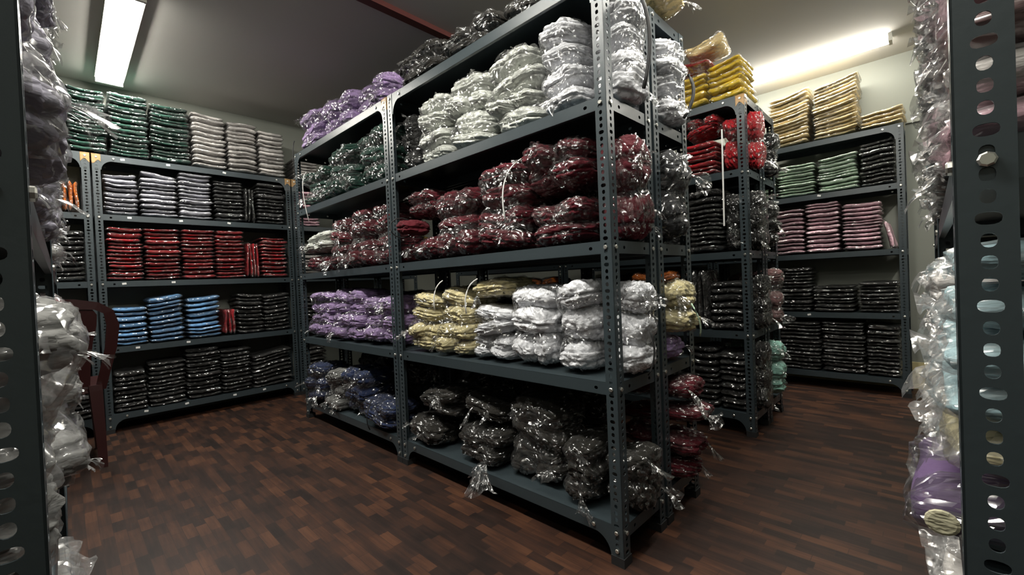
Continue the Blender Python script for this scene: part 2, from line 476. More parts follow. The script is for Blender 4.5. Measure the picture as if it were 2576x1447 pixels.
# ------------------------------------------------------------------ folded packets
def slab(seed, w, d, t, puff=.0, n=16, m=20, amp=.0022, crink=0, fam=None, famp=.0):
    """a folded garment lying flat: x -w/2..w/2, y 0..d (fold at the front y=0), z 0..t"""
    xs = np.linspace(-1, 1, n); secs = []
    for u in xs:
        e = (1 - abs(u) ** 7) ** (1 / 5.)
        sec = []
        for q in np.linspace(0, 2 * PI, m, endpoint=False):
            c, s_ = math.cos(q), math.sin(q); p = 4.5
            r = (abs(c) ** p + abs(s_) ** p) ** (-1 / p)
            y = d / 2 + r * c * d / 2 * (.965 + .035 * e); z = t / 2 + r * s_ * t / 2 * (.35 + .65 * e)
            sec.append((u * w / 2, y, z))
        secs.append(sec)
    P = np.array(secs).reshape(-1, 3)
    k = seed * 7.3
    z0 = P[:, 2].copy()
    P[:, 1] += .010 * pn(np.c_[P[:, 0] * 9 + k, P[:, 2] * 30, np.full(len(P), k)], 1) * (P[:, 1] < d * .3)
    P[:, 1] += .006 * pn(np.c_[P[:, 0] * 4 + k, P[:, 2] * 90, P[:, 1]], 5) * (P[:, 1] < d * .3)
    P[:, 0] += .006 * pn(np.c_[P[:, 1] * 9 + k, P[:, 2] * 30, np.full(len(P), k)], 2)
    wz = amp * pn(np.c_[P[:, 0] * 11 + k, P[:, 1] * 11, np.full(len(P), k)], 3) * 1.4 + amp * .6 * pn(P * np.array([30, 30, 10]) + k, 4)
    P[:, 2] += wz
    if crink:
        v = vor(P * np.array([26, 26, 40]) + k, seed)
        P[:, 1] -= crink * np.minimum(v, .5) * (P[:, 1] < d * .5)
        P[:, 2] += crink * .3 * (v - .25) * np.sign(P[:, 2] - t / 2)
    P[:, 2] = np.clip(P[:, 2], 0, t * 1.04)
    if fam is not None:
        q = P[:, :2] / np.array([.19, .262])
        P[:, 2] += famp * (.5 + .5 * np.clip(pn(np.c_[q[:, 0] * 2.1 + fam * 9.7, q[:, 1] * 1.7, np.full(len(P), fam * 3.3)], 21) * 1.3, -1, 1))
    b = MB(); b.loft(P.reshape(n, m, 3))
    return b

def frill(b, x0, x1, y, z, ln, seed, droop=.0, nx=18, ny=6, amp=.010):
    """a loose wavy edge of film sticking out to the front"""
    k = seed * 3.1
    u, v = np.meshgrid(np.linspace(0, 1, nx), np.linspace(0, 1, ny), indexing='ij'); u, v = u.ravel(), v.ravel()
    le = ln * (.7 + .8 * pn(np.c_[u * 2.2 + k, u * 0 + k, u * 0], 6))
    zz = z + amp * v * 1.6 * pn(np.c_[u * 4.5 + k, v * 1.2, u * 0 + 1.0], 7) + amp * .35 * v * pn(np.c_[u * 13 + k, v * 2, u * 0], 8) - droop * v * v
    xx = x0 + (x1 - x0) * u + .012 * v * pn(np.c_[u * 3 + k, v * 2, u * 0 + 4.0], 9)
    F = [(i * ny + j, i * ny + j + 1, (i + 1) * ny + j + 1, (i + 1) * ny + j) for i in range(nx - 1) for j in range(ny - 1)]
    b.add(np.c_[xx, y - le * v, zz], F)

PK_T = .026
PKW, PKD = .190, .262
PK = []      # families of packets that sag alike: (thickness, fabric mesh, film mesh)
for fam in range(5):
    row = []
    for v, t_ in enumerate((.017, .021, .026, .032, .038)):
        sd = fam * 5 + v
        f = slab(sd, PKW - .010, PKD - .01, t_ - .004, amp=.0026, fam=fam, famp=.013).mesh('garment_packet', True)
        fb = slab(sd + 40, PKW, PKD, t_ - .0016, n=20, m=24, crink=.014, amp=.0012, fam=fam, famp=.013)
        frill(fb, -PKW * .46, PKW * .46, .004, t_ * .45 + .006, .012, sd, amp=.005, nx=12, ny=3)
        row.append((t_, f, fb.mesh('plastic_sleeve', True)))
    PK.append(row)
PKF = []     # with a long loose mouth of film at the front
for s in range(5):
    f = slab(s + 40, .27, .25, .046, amp=.004).mesh('garment_packet', True)
    fb = slab(s + 60, .285, .262, .0495, n=22, m=26, crink=.016, amp=.002)
    frill(fb, -.13, .13, .004, .024, .034, s + 3, droop=.006 + .012 * (s % 3), amp=.022, nx=20, ny=6)
    PKF.append((.0495, f, fb.mesh('plastic_sleeve', True)))
PKF = [PKF]

def cname(c): return c.replace(' ', '_').replace('-', '_')

def packet(rack, lx, ly, z, color, label, group, sc=(1, 1, 1), rz=0., ry=0., rx=0., lib=None, name=None, cat='packet', fam=None, tclass=None):
    lib = lib or PK
    row = lib[RNG.randrange(len(lib)) if fam is None else fam % len(lib)]
    tt, fme, pme = row[RNG.randrange(len(row))] if tclass is None else row[tclass]
    o = obj(name or cname(color) + '_garment_packet', fme, FAB(color))
    o.matrix_world = rack.M @ Matrix.Translation((lx, ly, z)) @ Matrix.Rotation(rz, 4, 'Z') @ Matrix.Rotation(ry, 4, 'Y') @ Matrix.Rotation(rx, 4, 'X') @ Matrix.Diagonal((*sc, 1))
    tag(o, label, cat, group)
    obj('plastic_sleeve', pme, FILMM if lib is PKF else FILMP, o, (0, -.004, -.0012))
    return o

SHELF = ['lowest', 'second', 'middle', 'fourth', 'top']
def stack(rack, x0, x1, s, h, color, idx, t=PK_T, tilt=0., lean=0., y=.017, rand=1., of='', lib=None, messy_top=0, base=0.):
    """stack of packets on shelf s of a rack between local x0..x1; every packet a thing"""
    w = x1 - x0; lw = .285 if lib is PKF else PKW
    lt = .0495 if lib is PKF else PK_T
    z = ZS[s] + (.009 if s == 4 else .003) + base
    i = 0
    top = ZS[s] + h + base - .012
    cx = (x0 + x1) / 2; fam = RNG.randrange(5); pry = 0
    while z < top - t * .5 and i < 24:
        tc = min(range(5), key=lambda q: abs(PK[0][q][0] - t * RNG.uniform(.68, 1.38))); ti = PK[0][tc][0]
        f = (z - ZS[s] - base) / max(h, .01)
        ry = -tilt * min(1, f * 1.3 + .25) + RNG.uniform(-.008, .008) * rand
        if messy_top and z > top - t * (messy_top + .5): ry += RNG.uniform(-.16, .16)
        sx = w / lw * RNG.uniform(.96, 1.02)
        lbl = f"{ordw(i)} {color} garment packet up, {ordw(idx)} stack from {rack.anchor}, {SHELF[s]} shelf"
        packet(rack, cx + lean * f + RNG.uniform(-.005, .005) * rand, y + RNG.uniform(-.010, .016) * rand, z, color, lbl,
               f"{color} packets on the {SHELF[s]} shelf counted from {rack.anchor}", (sx, 1, 1), RNG.uniform(-.04, .04) * rand, ry, 0, lib, fam=fam, tclass=tc)
        z += ti + .0022 + abs(ry - pry) * w * .5; pry = ry; i += 1
    return z

def uprights(rack, x0, x1, s, n, hh, color, desc, z=None):
    """packets standing on edge, wedged between the stacks"""
    step = (x1 - x0) / n
    for i in range(n):
        tt, fme, pme = PK[i % 5][2]
        o = obj(cname(color) + '_garment_packet', fme, FAB(color))
        tt = step / PK_T * .92
        a = RNG.uniform(-.05, .05)
        o.matrix_world = rack.M @ Matrix.Translation((x0 + step * (i + .96), .014 + RNG.uniform(0, .012), (z or ZS[s]) + hh / 2 + .012)) @ Matrix.Rotation(a, 4, 'Y') @ Matrix.Rotation(-PI / 2, 4, 'Y') @ Matrix.Diagonal((hh / PKW, 1, tt, 1))
        tag(o, f"{ordw(i)} {color} garment packet standing on edge, {desc}", 'packet', f"upright {color} packets {desc}")
        obj('plastic_sleeve', pme, FILMP, o, (0, -.004, -.0012))

# ---- wall rack L (red middle shelf)
G, S = 'dark green', stack
S(Lk, -.105, .08, 4, .435, G, 0); S(Lk, .09, .295, 4, .435, G, 1); S(Lk, .305, .53, 4, .425, G, 2, tilt=.02)
S(Lk, .54, .755, 4, .42, 'warm white', 3, t=.034, messy_top=1); S(Lk, .765, .97, 4, .40, 'warm white', 4, t=.034, messy_top=2); S(Lk, .98, 1.17, 4, .37, 'warm white', 5, t=.034, messy_top=1)
S(Lk, .05, .222, 3, .30, 'pale grey', 0, messy_top=2); S(Lk, .232, .435, 3, .33, 'pale grey', 1, messy_top=2); S(Lk, .445, .645, 3, .34, 'pale grey', 2)
S(Lk, .66, .85, 3, .33, 'charcoal', 3); uprights(Lk, .865, .935, 3, 3, .26, 'black', 'between charcoal stacks under the white piles'); S(Lk, .95, 1.15, 3, .33, 'charcoal', 4)
for i, (a, b) in enumerate([(.05, .232), (.242, .438), (.448, .645), (.655, .845)]): S(Lk, a, b, 2, .365, 'red', i)
uprights(Lk, .86, .95, 2, 4, .27, 'red', 'wedged in the wall rack between red stacks'); S(Lk, .965, 1.155, 2, .34, 'red', 4)
S(Lk, .055, .238, 1, .27, 'blue', 0, t=.03); S(Lk, .25, .445, 1, .33, 'blue', 1, tilt=.13, lean=-.01, t=.03); S(Lk, .46, .665, 1, .31, 'blue', 2, tilt=.12, t=.03)
uprights(Lk, .69, .765, 1, 3, .19, 'red', 'beside the blue packets on the wall rack')
S(Lk, .775, .955, 1, .33, 'black', 3, tilt=-.05, messy_top=1); S(Lk, .965, 1.155, 1, .32, 'black', 4, tilt=.1)
S(Lk, .05, .215, 0, .29, 'black', 0); S(Lk, .225, .43, 0, .32, 'black', 1); S(Lk, .44, .645, 0, .37, 'black', 2, tilt=.02); S(Lk, .655, .85, 0, .34, 'black', 3); S(Lk, .865, 1.15, 0, .30, 'black', 4, tilt=.16)
# ---- wall rack behind the chair
S(L0, .90, 1.09, 4, .43, G, 0); S(L0, .70, .89, 4, .42, G, 1)
S(L0, .87, 1.05, 3, .22, 'amber', 1); uprights(L0, 1.07, 1.15, 3, 3, .19, 'orange', 'beside amber stack behind the chair')
S(L0, .97, 1.155, 2, .34, 'black', 0); S(L0, .76, .95, 2, .30, 'black', 1); S(L0, .97, 1.155, 1, .2, 'black', 0); S(L0, .97, 1.155, 0, .3, 'black', 0)
# ---- wall rack beyond the seam
S(L2, .045, .235, 3, .33, 'pink', 0); S(L2, .045, .235, 4, .22, 'warm white', 0); S(L2, .045, .235, 2, .30, 'warm white', 1); S(L2, .045, .235, 1, .28, 'black', 0); S(L2, .045, .235, 0, .28, 'olive black', 0)

# ---- rack R against the back wall
S(R, .43, .70, 4, .41, 'amber', 2, tilt=.16, t=.021, lean=.02); S(R, .73, .99, 4, .405, 'amber', 1, tilt=.18, t=.021, lean=.01); S(R, 1.0, 1.23, 4, .125, 'amber', 0, tilt=.09, t=.021)
S(R, .40, .465, 3, .20, 'mint green', 3, t=.022); S(R, .485, .73, 3, .25, 'mint green', 2, t=.022); S(R, .75, .985, 3, .26, 'mint green', 1, tilt=.06, t=.022); S(R, .995, 1.185, 3, .31, 'black', 0, tilt=.06)
S(R, .45, .655, 2, .355, 'pink', 2); S(R, .665, .87, 2, .38, 'pink', 1); S(R, .885, 1.10, 2, .355, 'pink', 0)
tt, fme, pme = PK[1][3]
o = obj('pink_garment_packet', fme, FAB('pink'))
o.matrix_world = R.M @ Matrix.Translation((1.158, .02, ZS[2] + .105)) @ Matrix.Rotation(-.22, 4, 'Y') @ Matrix.Rotation(-PI / 2, 4, 'Y')
tag(o, 'pink garment packet leaning on edge against the outer pink stack', 'packet'); obj('plastic_sleeve', pme, FILMP, o, (0, -.004, -.0012))
S(R, .45, .69, 1, .36, 'black', 2, t=.024); S(R, .70, .945, 1, .21, 'black', 1, t=.024); S(R, .96, 1.18, 1, .22, 'black', 0, t=.024)
S(R, .46, .735, 0, .37, 'black', 2, t=.024); S(R, .745, .99, 0, .38, 'black', 1, t=.024); S(R, 1.0, 1.18, 0, .38, 'black', 0, t=.024)

# ---- island rack BI
S(BI, .84, 1.03, 4, .19, 'yellow', 1, tilt=.05, t=.028); S(BI, 1.035, 1.215, 4, .235, 'yellow', 0, tilt=.12, t=.030)
S(BI, .88, 1.07, 3, .21, 'red', 1); S(BI, .88, 1.08, 2, .36, 'black', 1, t=.03); S(BI, 1.01, 1.18, 1, .29, 'black', 0, t=.032)
uprights(BI, .88, 1.0, 1, 4, .33, 'black', 'on the yellow topped island rack')
S(BI, .88, 1.04, 0, .36, 'black', 1, t=.035); S(BI, 1.05, 1.185, 0, .33, 'black', 0, t=.035)
packet(BI, .93, .012, ZS[4] + .235, 'red', 'single red garment packet lying across the yellow stacks', None, (1.2, 1, 1.7), 0, .10)
packet(BI, 1.02, .05, ZS[4] + .315, 'amber', 'dull amber garment packet slanting on top of the red packet', None, (1.15, .9, 2.6), .12, -.22)

# ------------------------------------------------------------------ bulk bags of rolled garments
_cs = {}
def cubesphere(n):
    if n in _cs: return _cs[n]
    idx = {}; V = []; F = []
    t = np.tan(np.linspace(-PI / 4, PI / 4, n + 1))
    def vid(p):
        k = tuple(np.round(p, 6))
        if k not in idx: idx[k] = len(V); V.append(p)
        return idx[k]
    for ax in range(3):
        for sg in (-1, 1):
            for i in range(n):
                for j in range(n):
                    q = []
                    for (a, b) in ((i, j), (i + 1, j), (i + 1, j + 1), (i, j + 1)):
                        p = np.zeros(3); p[ax] = sg; p[(ax + 1) % 3] = t[a]; p[(ax + 2) % 3] = t[b]; q.append(vid(p))
                    F.append(q if sg > 0 else q[::-1])
    V = np.array(V); V /= np.linalg.norm(V, axis=1)[:, None]
    _cs[n] = (V, F)
    return _cs[n]

def lump(seed, roll=False):
    """one rolled or folded garment, fills about -1..1 in x, y, z after scaling by half sizes (.13,.13,.045)"""
    d, F = cubesphere(24)
    n = np.array([5, 2.5, 2.3]) if roll else np.array([6, 3.8, 2.8])
    r = (np.abs(d[:, 0]) ** n[0] + np.abs(d[:, 1]) ** n[1] + np.abs(d[:, 2]) ** n[2]) ** (-1 / 2.8)
    P = d * np.clip(r, 0, 1.25)[:, None]
    P /= np.abs(P).max(axis=0)
    nr = P / np.linalg.norm(P, axis=1)[:, None]
    k = seed * 5.17
    w = P * np.array([.13, .13, .045])            # real size for the noise
    disp = .16 * pn(w * 9 + k, 1) + .10 * pn(w * 22 + k, 2)
    disp -= .16 * (np.clip(1 - np.abs(pn(w * np.array([13, 22, 30]) + k, 3)) * 3.2, 0, 1)) ** 2
    disp -= .13 * (np.clip(1 - np.abs(pn(w * np.array([26, 45, 55]) + k, 4)) * 3, 0, 1)) ** 2
    disp += .05 * pn(w * 60 + k, 6)
    for q in range(1 if roll else 2):
        lev = (-.3 + .5 * q + .25 * math.sin(k + q * 2))
        zl = lev + .28 * pn(np.c_[P[:, 0] * 1.2 + k, np.full(len(P), q + k), np.zeros(len(P))], 5)
        disp -= .26 * np.exp(-((P[:, 2] - zl) / .10) ** 2) * (np.abs(nr[:, 2]) < .85)
    P = P + nr * disp[:, None] * np.array([.35, .35, 1.0])
    P /= np.abs(P).max(axis=0)
    return mesh('garment_roll', P, F, True)
LUMP = [lump(i, i % 3 == 2) for i in range(9)]
LUMPV = [np.array([v.co[:] for v in m.vertices]) for m in LUMP]

def fan(b, apex, direc, ln, spread, seed, droop=.3, nr=6, na=20, upv=(0, 0, 1)):
    """a gathered tail of film: pleats fanning out of one pinch point"""
    dv = np.array(direc, float); dv /= np.linalg.norm(dv)
    up = np.array(upv, float); sd = np.cross(dv, up); sd /= np.linalg.norm(sd); un = np.cross(sd, dv)
    r = np.random.RandomState(seed); roll = r.uniform(-.9, .9)
    sd, un = sd * math.cos(roll) + un * math.sin(roll), un * math.cos(roll) - sd * math.sin(roll)
    k = seed * 1.7
    u, v = np.meshgrid(np.linspace(-1, 1, na), np.linspace(0, 1, nr), indexing='ij'); u, v = u.ravel(), v.ravel()
    le = ln * (.8 + .5 * pn(np.c_[u * 1.6 + k, u * 0, u * 0 + k], 11))
    a = u * spread * (.4 + .6 * v)
    P = np.array(apex) + (np.cos(a)[:, None] * dv + np.sin(a)[:, None] * sd) * (le * v)[:, None]
    wv = ln * (.30 * v * pn(np.c_[u * 3.2 + k, v * .8, u * 0], 12) + .10 * v * pn(np.c_[u * 9 + k, v * 1.5, u * 0], 13))
    P = P + un * wv[:, None]; P[:, 2] -= droop * ln * v * v
    F = [(i * nr + j, i * nr + j + 1, (i + 1) * nr + j + 1, (i + 1) * nr + j) for i in range(na - 1) for j in range(nr - 1)]
    b.add(P, F)

BAGN = [0]
def bag(rack, x0, x1, s, h, color, label, layers=3, cols=1, y0=.012, y1=.275, base=0., tails=3, tdir=(0, -1, 0), group=None, z=None,
        jitter=.03, film=True, tall=.21, tails_len=.085, cat='garment bag', name=None, tie=None, fm=None):
    """a clear bag of rolled garments: garment_roll parts inside one plastic_film part"""
    BAGN[0] += 1; sd = BAGN[0]; r = random.Random(sd * 13 + 5)
    zb = (ZS[s] if z is None else z) + base + .002
    cx, cy = (x0 + x1) / 2, (y0 + y1) / 2
    w, d = x1 - x0, y1 - y0
    p = rack.w(cx, cy, zb)
    t = thing(name or cname(color) + '_garment_bag', label, cat, p, rack.rz, group)
    pts = []
    lh = h / layers
    zc = 0
    hs = [lh * r.uniform(.85, 1.15) for _ in range(layers)]; q = h / sum(hs); hs = [a * q for a in hs]
    for l in range(layers):
        nc = cols if isinstance(cols, int) else cols[l % len(cols)]
        if cols == 1 and w > .2 and r.random() < .4: nc = 2
        cut = [0] + sorted((k + r.uniform(-.12, .12)) / nc for k in range(1, nc)) + [1]
        for c in range(nc):
            a, b_ = -w / 2 + w * cut[c], -w / 2 + w * cut[c + 1]
            i = r.randrange(len(LUMP))
            sx, sy, sz = (b_ - a) / 2 * r.uniform(.92, 1.0), d / 2 * r.uniform(.86, .96), hs[l] / 2 * r.uniform(1.0, 1.12)
            ox, oy = (a + b_) / 2 + r.uniform(-jitter, jitter) * .5, r.uniform(-jitter, jitter) * .6 + r.uniform(-.004, .022)
            ry = r.uniform(-tall, tall) * min(1, .3 / (b_ - a)); rz = r.uniform(-.05, .05)
            z_ = zc + hs[l] / 2 + (r.uniform(-.011, .011) if layers > 1 else 0); sz *= r.uniform(.92, 1.12)
            fx, fy = r.choice((-1, 1)), r.choice((-1, 1))
            top = h + .004 if l == layers - 1 else 9
            for _t in range(8):
                M = Matrix.Translation((ox, oy, z_)) @ Matrix.Rotation(rz, 4, 'Z') @ Matrix.Rotation(ry, 4, 'Y') @ Matrix.Diagonal((sx * fx, sy * fy, sz, 1))
                if M.determinant() < 0: M = M @ Matrix.Diagonal((-1, 1, 1, 1))
                V = LUMPV[i][::8] @ np.array(M.to_3x3()).T + np.array(M.translation)
                lo, hi = V.min(0), V.max(0); bad = False
                if lo[2] < .007: z_ += .007 - lo[2]; bad = True
                if hi[2] > top: z_ -= (hi[2] - top); sz *= .95; bad = True
                for ax, lim in ((0, w / 2 - .001), (1, d / 2)):
                    ov = max(hi[ax] - lim, -lim - lo[ax])
                    if ov > 0:
                        bad = True
                        if ax == 0: sx *= .975; ox += (ov if -lim - lo[ax] > hi[ax] - lim else -ov) * .5
                        else: sy *= .975; oy += (ov if -lim - lo[ax] > hi[ax] - lim else -ov) * .5
                if not bad: break
            o = obj('garment_roll', LUMP[i], FAB(color), t); o.matrix_local = M
            pts.append(V)
        zc += hs[l]
    if film:
        P = np.concatenate(pts)
        cen = np.array([0, 0, h * .5]); half = np.array([w / 2, d / 2, h / 2])
        Q = (P - cen) / half
        D, F = cubesphere(40 if w * h > .05 else 32)
        proj = Q @ D.T
        perp = np.sqrt(np.maximum((Q ** 2).sum(1)[:, None] - proj ** 2, 0))
        rad = (proj - .85 * perp).max(0)
        k = sd * 3.7
        S3 = D * rad[:, None] * half
        v = vor(S3 * 24 + k, sd % 13)
        rr = pn(S3 * 16 + k, 3)
        v2 = vor(S3 * 46 + k + 5, (sd + 4) % 13)
        off = .002 + .014 * np.clip(v, 0, .5) + .005 * np.clip(v2, 0, .5) + .005 * rr
        S3 = D * (rad[:, None] * half) + D * np.maximum(off, .0008)[:, None] + cen
        # let the film sag against shelf, back and neighbours
        S3[:, 2] = np.maximum(S3[:, 2], .0005)
        S3[:, 1] = np.minimum(S3[:, 1], d / 2 + .003)
        if y0 >= .006: S3[:, 1] = np.maximum(S3[:, 1], -d / 2 - (y0 - .0045))
        S3[:, 0] = np.clip(S3[:, 0], -w / 2 - .0015, w / 2 + .0015)
        if zb + h + .03 > ZS[min(s + 1, 4)] - LIP and s < 4: S3[:, 2] = np.minimum(S3[:, 2], ZS[s + 1] - LIP - .006 - zb)
        mb = MB(); mb.add(S3, F)
        for q in range((tails + 1) // 2):
            dv = np.array([r.uniform(-.8, .8), -1, r.uniform(-.35, .35)]) if tdir[1] else np.array([tdir[0], r.uniform(-.5, .5), r.uniform(-.3, .3)])
            j = int(np.argmax(S3 @ (dv * np.array([.4, 1, .6])) + np.array([r.random() for _ in range(len(S3))]) * .09))
            fan(mb, S3[j] - dv / np.linalg.norm(dv) * .008, dv + np.array([r.uniform(-.7, .7), 0, r.uniform(-.5, .5)]), tails_len * r.uniform(.45, 1.0), r.uniform(.5, 1.0), sd * 31 + q, droop=r.uniform(.1, .7))
        V = np.concatenate(mb.V)
        yr = V[:, 1] + cy
        V[:, 2] = np.maximum(V[:, 2], np.where((yr > -.006) & (base == 0), .0008, -.03))
        m = (yr > -.008) & (yr < .006); V[m & (V[:, 2] < .002), 2] = .002
        if s < 4: V[:, 2] = np.where(yr > -.01, np.minimum(V[:, 2], ZS[s + 1] - LIP - .005 - zb), V[:, 2])
        obj('plastic_film', mesh('plastic_film', V, mb.F, True), fm or FILM, t)
    if tie:
        kind, pl = tie
        Mi = t.matrix_basis.inverted()
        tb = MB(); tb.tube([Mi @ Vector(q) for q in pl], .0028 if kind != 'strap' else .006, 6)
        obj('tie_string', tb.mesh('tie_string', True), {'white': PAPER, 'green': FAB('mint green')}.get(kind, RUBBER), t)
    return t

def curve(a, b, c, n=9):
    a, b, c = map(np.array, (a, b, c))
    return [tuple((1 - q) ** 2 * a + 2 * q * (1 - q) * b + q * q * c) for q in np.linspace(0, 1, n)]
def rw(rack, *p): return tuple(rack.w(*p))

W_ = 'bag of {} garments '
# --- A second shelf
bag(A, .05, .27, 1, .29, 'beige', 'beige garment bag tied with white string beside the middle posts', 4, y0=-.005, tails=4)
bag(A, .275, .50, 1, .31, 'beige', 'beige garment bag with a hanging white string, beside the short white pile', 4, y0=.0, tie=('white', curve(rw(A, .36, .02, .90), rw(A, .34, -.03, .87), rw(A, .335, -.012, .77))))
bag(A, .50, .725, 1, .225, 'white', 'short pile of white garments bagged beneath a flat beige bag', 4, y0=.01)
bag(A, .46, .725, 1, .09, 'beige', 'flat beige garment bag lying on the short white pile', 1, base=.248, tie=('white', curve(rw(A, .58, .03, .90), rw(A, .55, -.03, .87), rw(A, .55, -.012, .76))), tails=2)
bag(A, .735, .955, 1, .315, 'white', 'tall bag of white garments next to the beige topped pile', 3, y0=-.005, tails=2)
bag(A, .96, 1.12, 1, .32, 'white', 'tall bag of white garments behind the outer corner post', 3, y0=.006, tails=2)
bag(A, 1.135, 1.265, 1, .31, 'white', 'white garment bag bulging through the rack end, black band on it', 3, y0=.05, y1=.238, tails=3, tdir=(1, 0, 0), tie=('black', curve(rw(A, 1.272, .13, .71), rw(A, 1.295, .14, .63), rw(A, 1.265, .12, .57))))
# --- A third shelf
bag(A, .05, .29, 2, .115, 'maroon', 'low maroon garment bag under the bare maroon roll', 1, cols=2, tails=5)
bag(A, .05, .29, 2, .14, 'maroon', 'maroon garment bag squeezed above the bare maroon roll', 2, base=.205, y0=.02, tails=4)
bag(A, .295, .57, 2, .30, 'maroon', 'wide maroon garment bag beside the bare maroon roll', 3, cols=[2, 1, 2], y0=-.005, tails=6)
bag(A, .575, .85, 2, .335, 'maroon', 'maroon garment bag bound by a long white string', 4, cols=[1, 2, 1], y0=-.005, tails=6, tie=('white', curve(rw(A, .83, .05, 1.335), rw(A, .80, -.06, 1.27), rw(A, .80, -.016, 1.10), 14)))
bag(A, .855, 1.12, 2, .16, 'maroon', 'crinkled maroon garment bag supporting the biggest maroon bag', 2, cols=[1, 2], y0=-.008, tails=5)
bag(A, .84, 1.12, 2, .185, 'maroon', 'biggest maroon garment bag under the white bundle shelf', 2, base=.188, y0=-.008, tails=5)
bag(A, 1.125, 1.275, 2, .34, 'maroon', 'maroon garment bag swelling out through the rack end', 2, y0=.05, y1=.24, tails=5, tdir=(1, 0, 0))
t = bag(A, .05, .18, 2, .08, 'maroon', 'bare maroon garment roll tied with black string, poking past the middle posts', 1, base=.12, y0=-.07, y1=.12, film=False, name='maroon_garment_roll', cat='garment roll',
        tie=('black', [rw(A, .115 + .005 * math.sin(a), -.02 + .085 * math.cos(a) * .75, 1.158 + .046 * math.sin(a)) for a in np.linspace(0, 2 * PI, 13)]))
# --- A fourth shelf
bag(A, .05, .165, 3, .29, 'black', 'black garment bag in crumpled film beside the pale bundles', 3, tails=5)
bag(A, .17, .40, 3, .31, 'off-white', 'greenish white garment bag next to the crumpled black bag', 4, tails=3)
bag(A, .405, .665, 3, .315, 'off-white', 'greenish white garment bag, second from the crumpled black bag', 4, cols=[1, 1, 2, 1], y0=-.002)
bag(A, .67, .925, 3, .315, 'off-white', 'greenish white garment bag, third from the crumpled black bag', 4, cols=[1, 2, 1, 1], y0=-.002)
bag(A, .93, 1.12, 3, .325, 'white', 'whiter garment bag beside the outer corner post, upper shelf', 4, y0=-.002)
bag(A, 1.125, 1.275, 3, .33, 'white', 'white garment bag bulging through the rack end, black band round it', 4, y0=.05, y1=.24, tails=4, tdir=(1, 0, 0), tie=('strap', curve(rw(A, 1.278, .15, 1.75), rw(A, 1.315, .16, 1.62), rw(A, 1.276, .14, 1.47))))
# --- A top
bag(A, .02, .36, 4, .19, 'olive black', 'black garment bag atop the white bundle rack beside the lilac bags', 2, tails=6)
bag(A, .37, .74, 4, .14, 'olive black', 'black garment bag lying flat in the middle of the rack top', 2, tails=5)
bag(A, .75, 1.15, 4, .17, 'olive black', 'black garment bag near the outer corner of the rack top', 2, tails=5)
# --- A bottom
bag(A, .03, .30, 0, .13, 'olive black', 'black garment bag sagging over the lip by the middle posts', 1, y0=-.05, y1=.18, tails=3)
bag(A, .08, .38, 0, .14, 'olive black', 'black garment bag lying on the sagging black bag', 2, base=.142, tails=4)
bag(A, .40, .67, 0, .15, 'olive black', 'black garment bag with film trailing over the bottom lip', 2, y0=-.01, tails=5, tails_len=.14)
bag(A, .40, .66, 0, .10, 'olive black', 'black garment bag resting on the one with trailing film', 1, base=.165)
bag(A, .68, .97, 0, .32, 'olive black', 'large heap-shaped black garment bag in the middle of the bottom shelf', 4, cols=[2, 1, 1, 1], y0=.03, tails=6)
bag(A, .975, 1.12, 0, .22, 'olive black', 'black garment bag stack behind the outer corner foot', 3, y0=-.004, tails=3)
bag(A, 1.125, 1.275, 0, .22, 'olive black', 'black garment bag bulging out of the bottom rack end', 2, y0=.05, y1=.24, tails=4, tdir=(1, 0, 0))
# --- B
bag(B, .0, .36, 4, .25, 'lilac', 'lilac garment bag on the rack top nearest the wall aisle, black string hanging', 3, tails=6, tie=('black', curve(rw(B, .05, -.012, 1.90), rw(B, .09, -.05, 1.84), rw(B, .055, -.02, 1.66))))
bag(B, .37, .78, 4, .235, 'lilac', 'lilac garment bag in the middle of the rack top', 2, cols=2, tails=6)
bag(B, .79, 1.19, 4, .20, 'lilac', 'lilac garment bag on the rack top by the middle posts', 2, cols=2, tails=7)
bag(B, .05, .42, 3, .25, 'dark green', 'dark green garment bag with a white string, next to the wall aisle', 3, y0=-.005, tails=7, tie=('white', curve(rw(B, .20, .0, 1.66), rw(B, .235, -.07, 1.6), rw(B, .25, -.02, 1.33))))
bag(B, .425, .80, 3, .30, 'dark green', 'dark green garment bag in the middle of its shelf', 3, y0=-.005, tails=7)
bag(B, .805, 1.18, 3, .31, 'dark green', 'dark green garment bag beside the middle posts', 3, tails=7)
bag(B, .05, .36, 2, .11, 'maroon', 'maroon garment bag squashed under the pale bag', 1, cols=2, tails=3)
bag(B, .03, .40, 2, .15, 'off-white', 'pale garment bag lying on the squashed maroon bag', 2, cols=[2, 1], base=.122, y0=-.02, tails=6)
bag(B, .405, .66, 2, .32, 'maroon', 'maroon garment bag next to the pale bag', 4, cols=[1, 2], tails=8, y0=-.005)
bag(B, .665, .92, 2, .355, 'maroon', 'maroon garment bag, second from the pale bag', 4, cols=[2, 1], tails=8, y0=-.005)
bag(B, .925, 1.165, 2, .345, 'maroon', 'maroon garment bag, third from the pale bag, by the middle posts', 4, tails=2)
bag(B, .06, .43, 1, .31, 'lilac', 'plump lilac garment bag under the pale bag shelf', 4, cols=[3, 2, 3, 2], y0=-.01, tails=4)
bag(B, .435, .80, 1, .32, 'lilac', 'plump lilac garment bag in the middle of its shelf', 4, cols=[2, 3, 2], y0=-.01, tails=5)
bag(B, .805, 1.18, 1, .27, 'lilac', 'plump lilac garment bag next to the beige bags', 3, cols=2, y0=.0, tails=5)
bag(B, .05, .33, 0, .27, 'navy blue', 'navy garment bag spilling over the lip at the rack end', 3, y0=-.06, y1=.2, tails=5)
bag(B, .335, .54, 0, .26, 'smoke', 'pale film bag crumpled between the navy bags', 3, y0=-.03, y1=.22, tails=8)
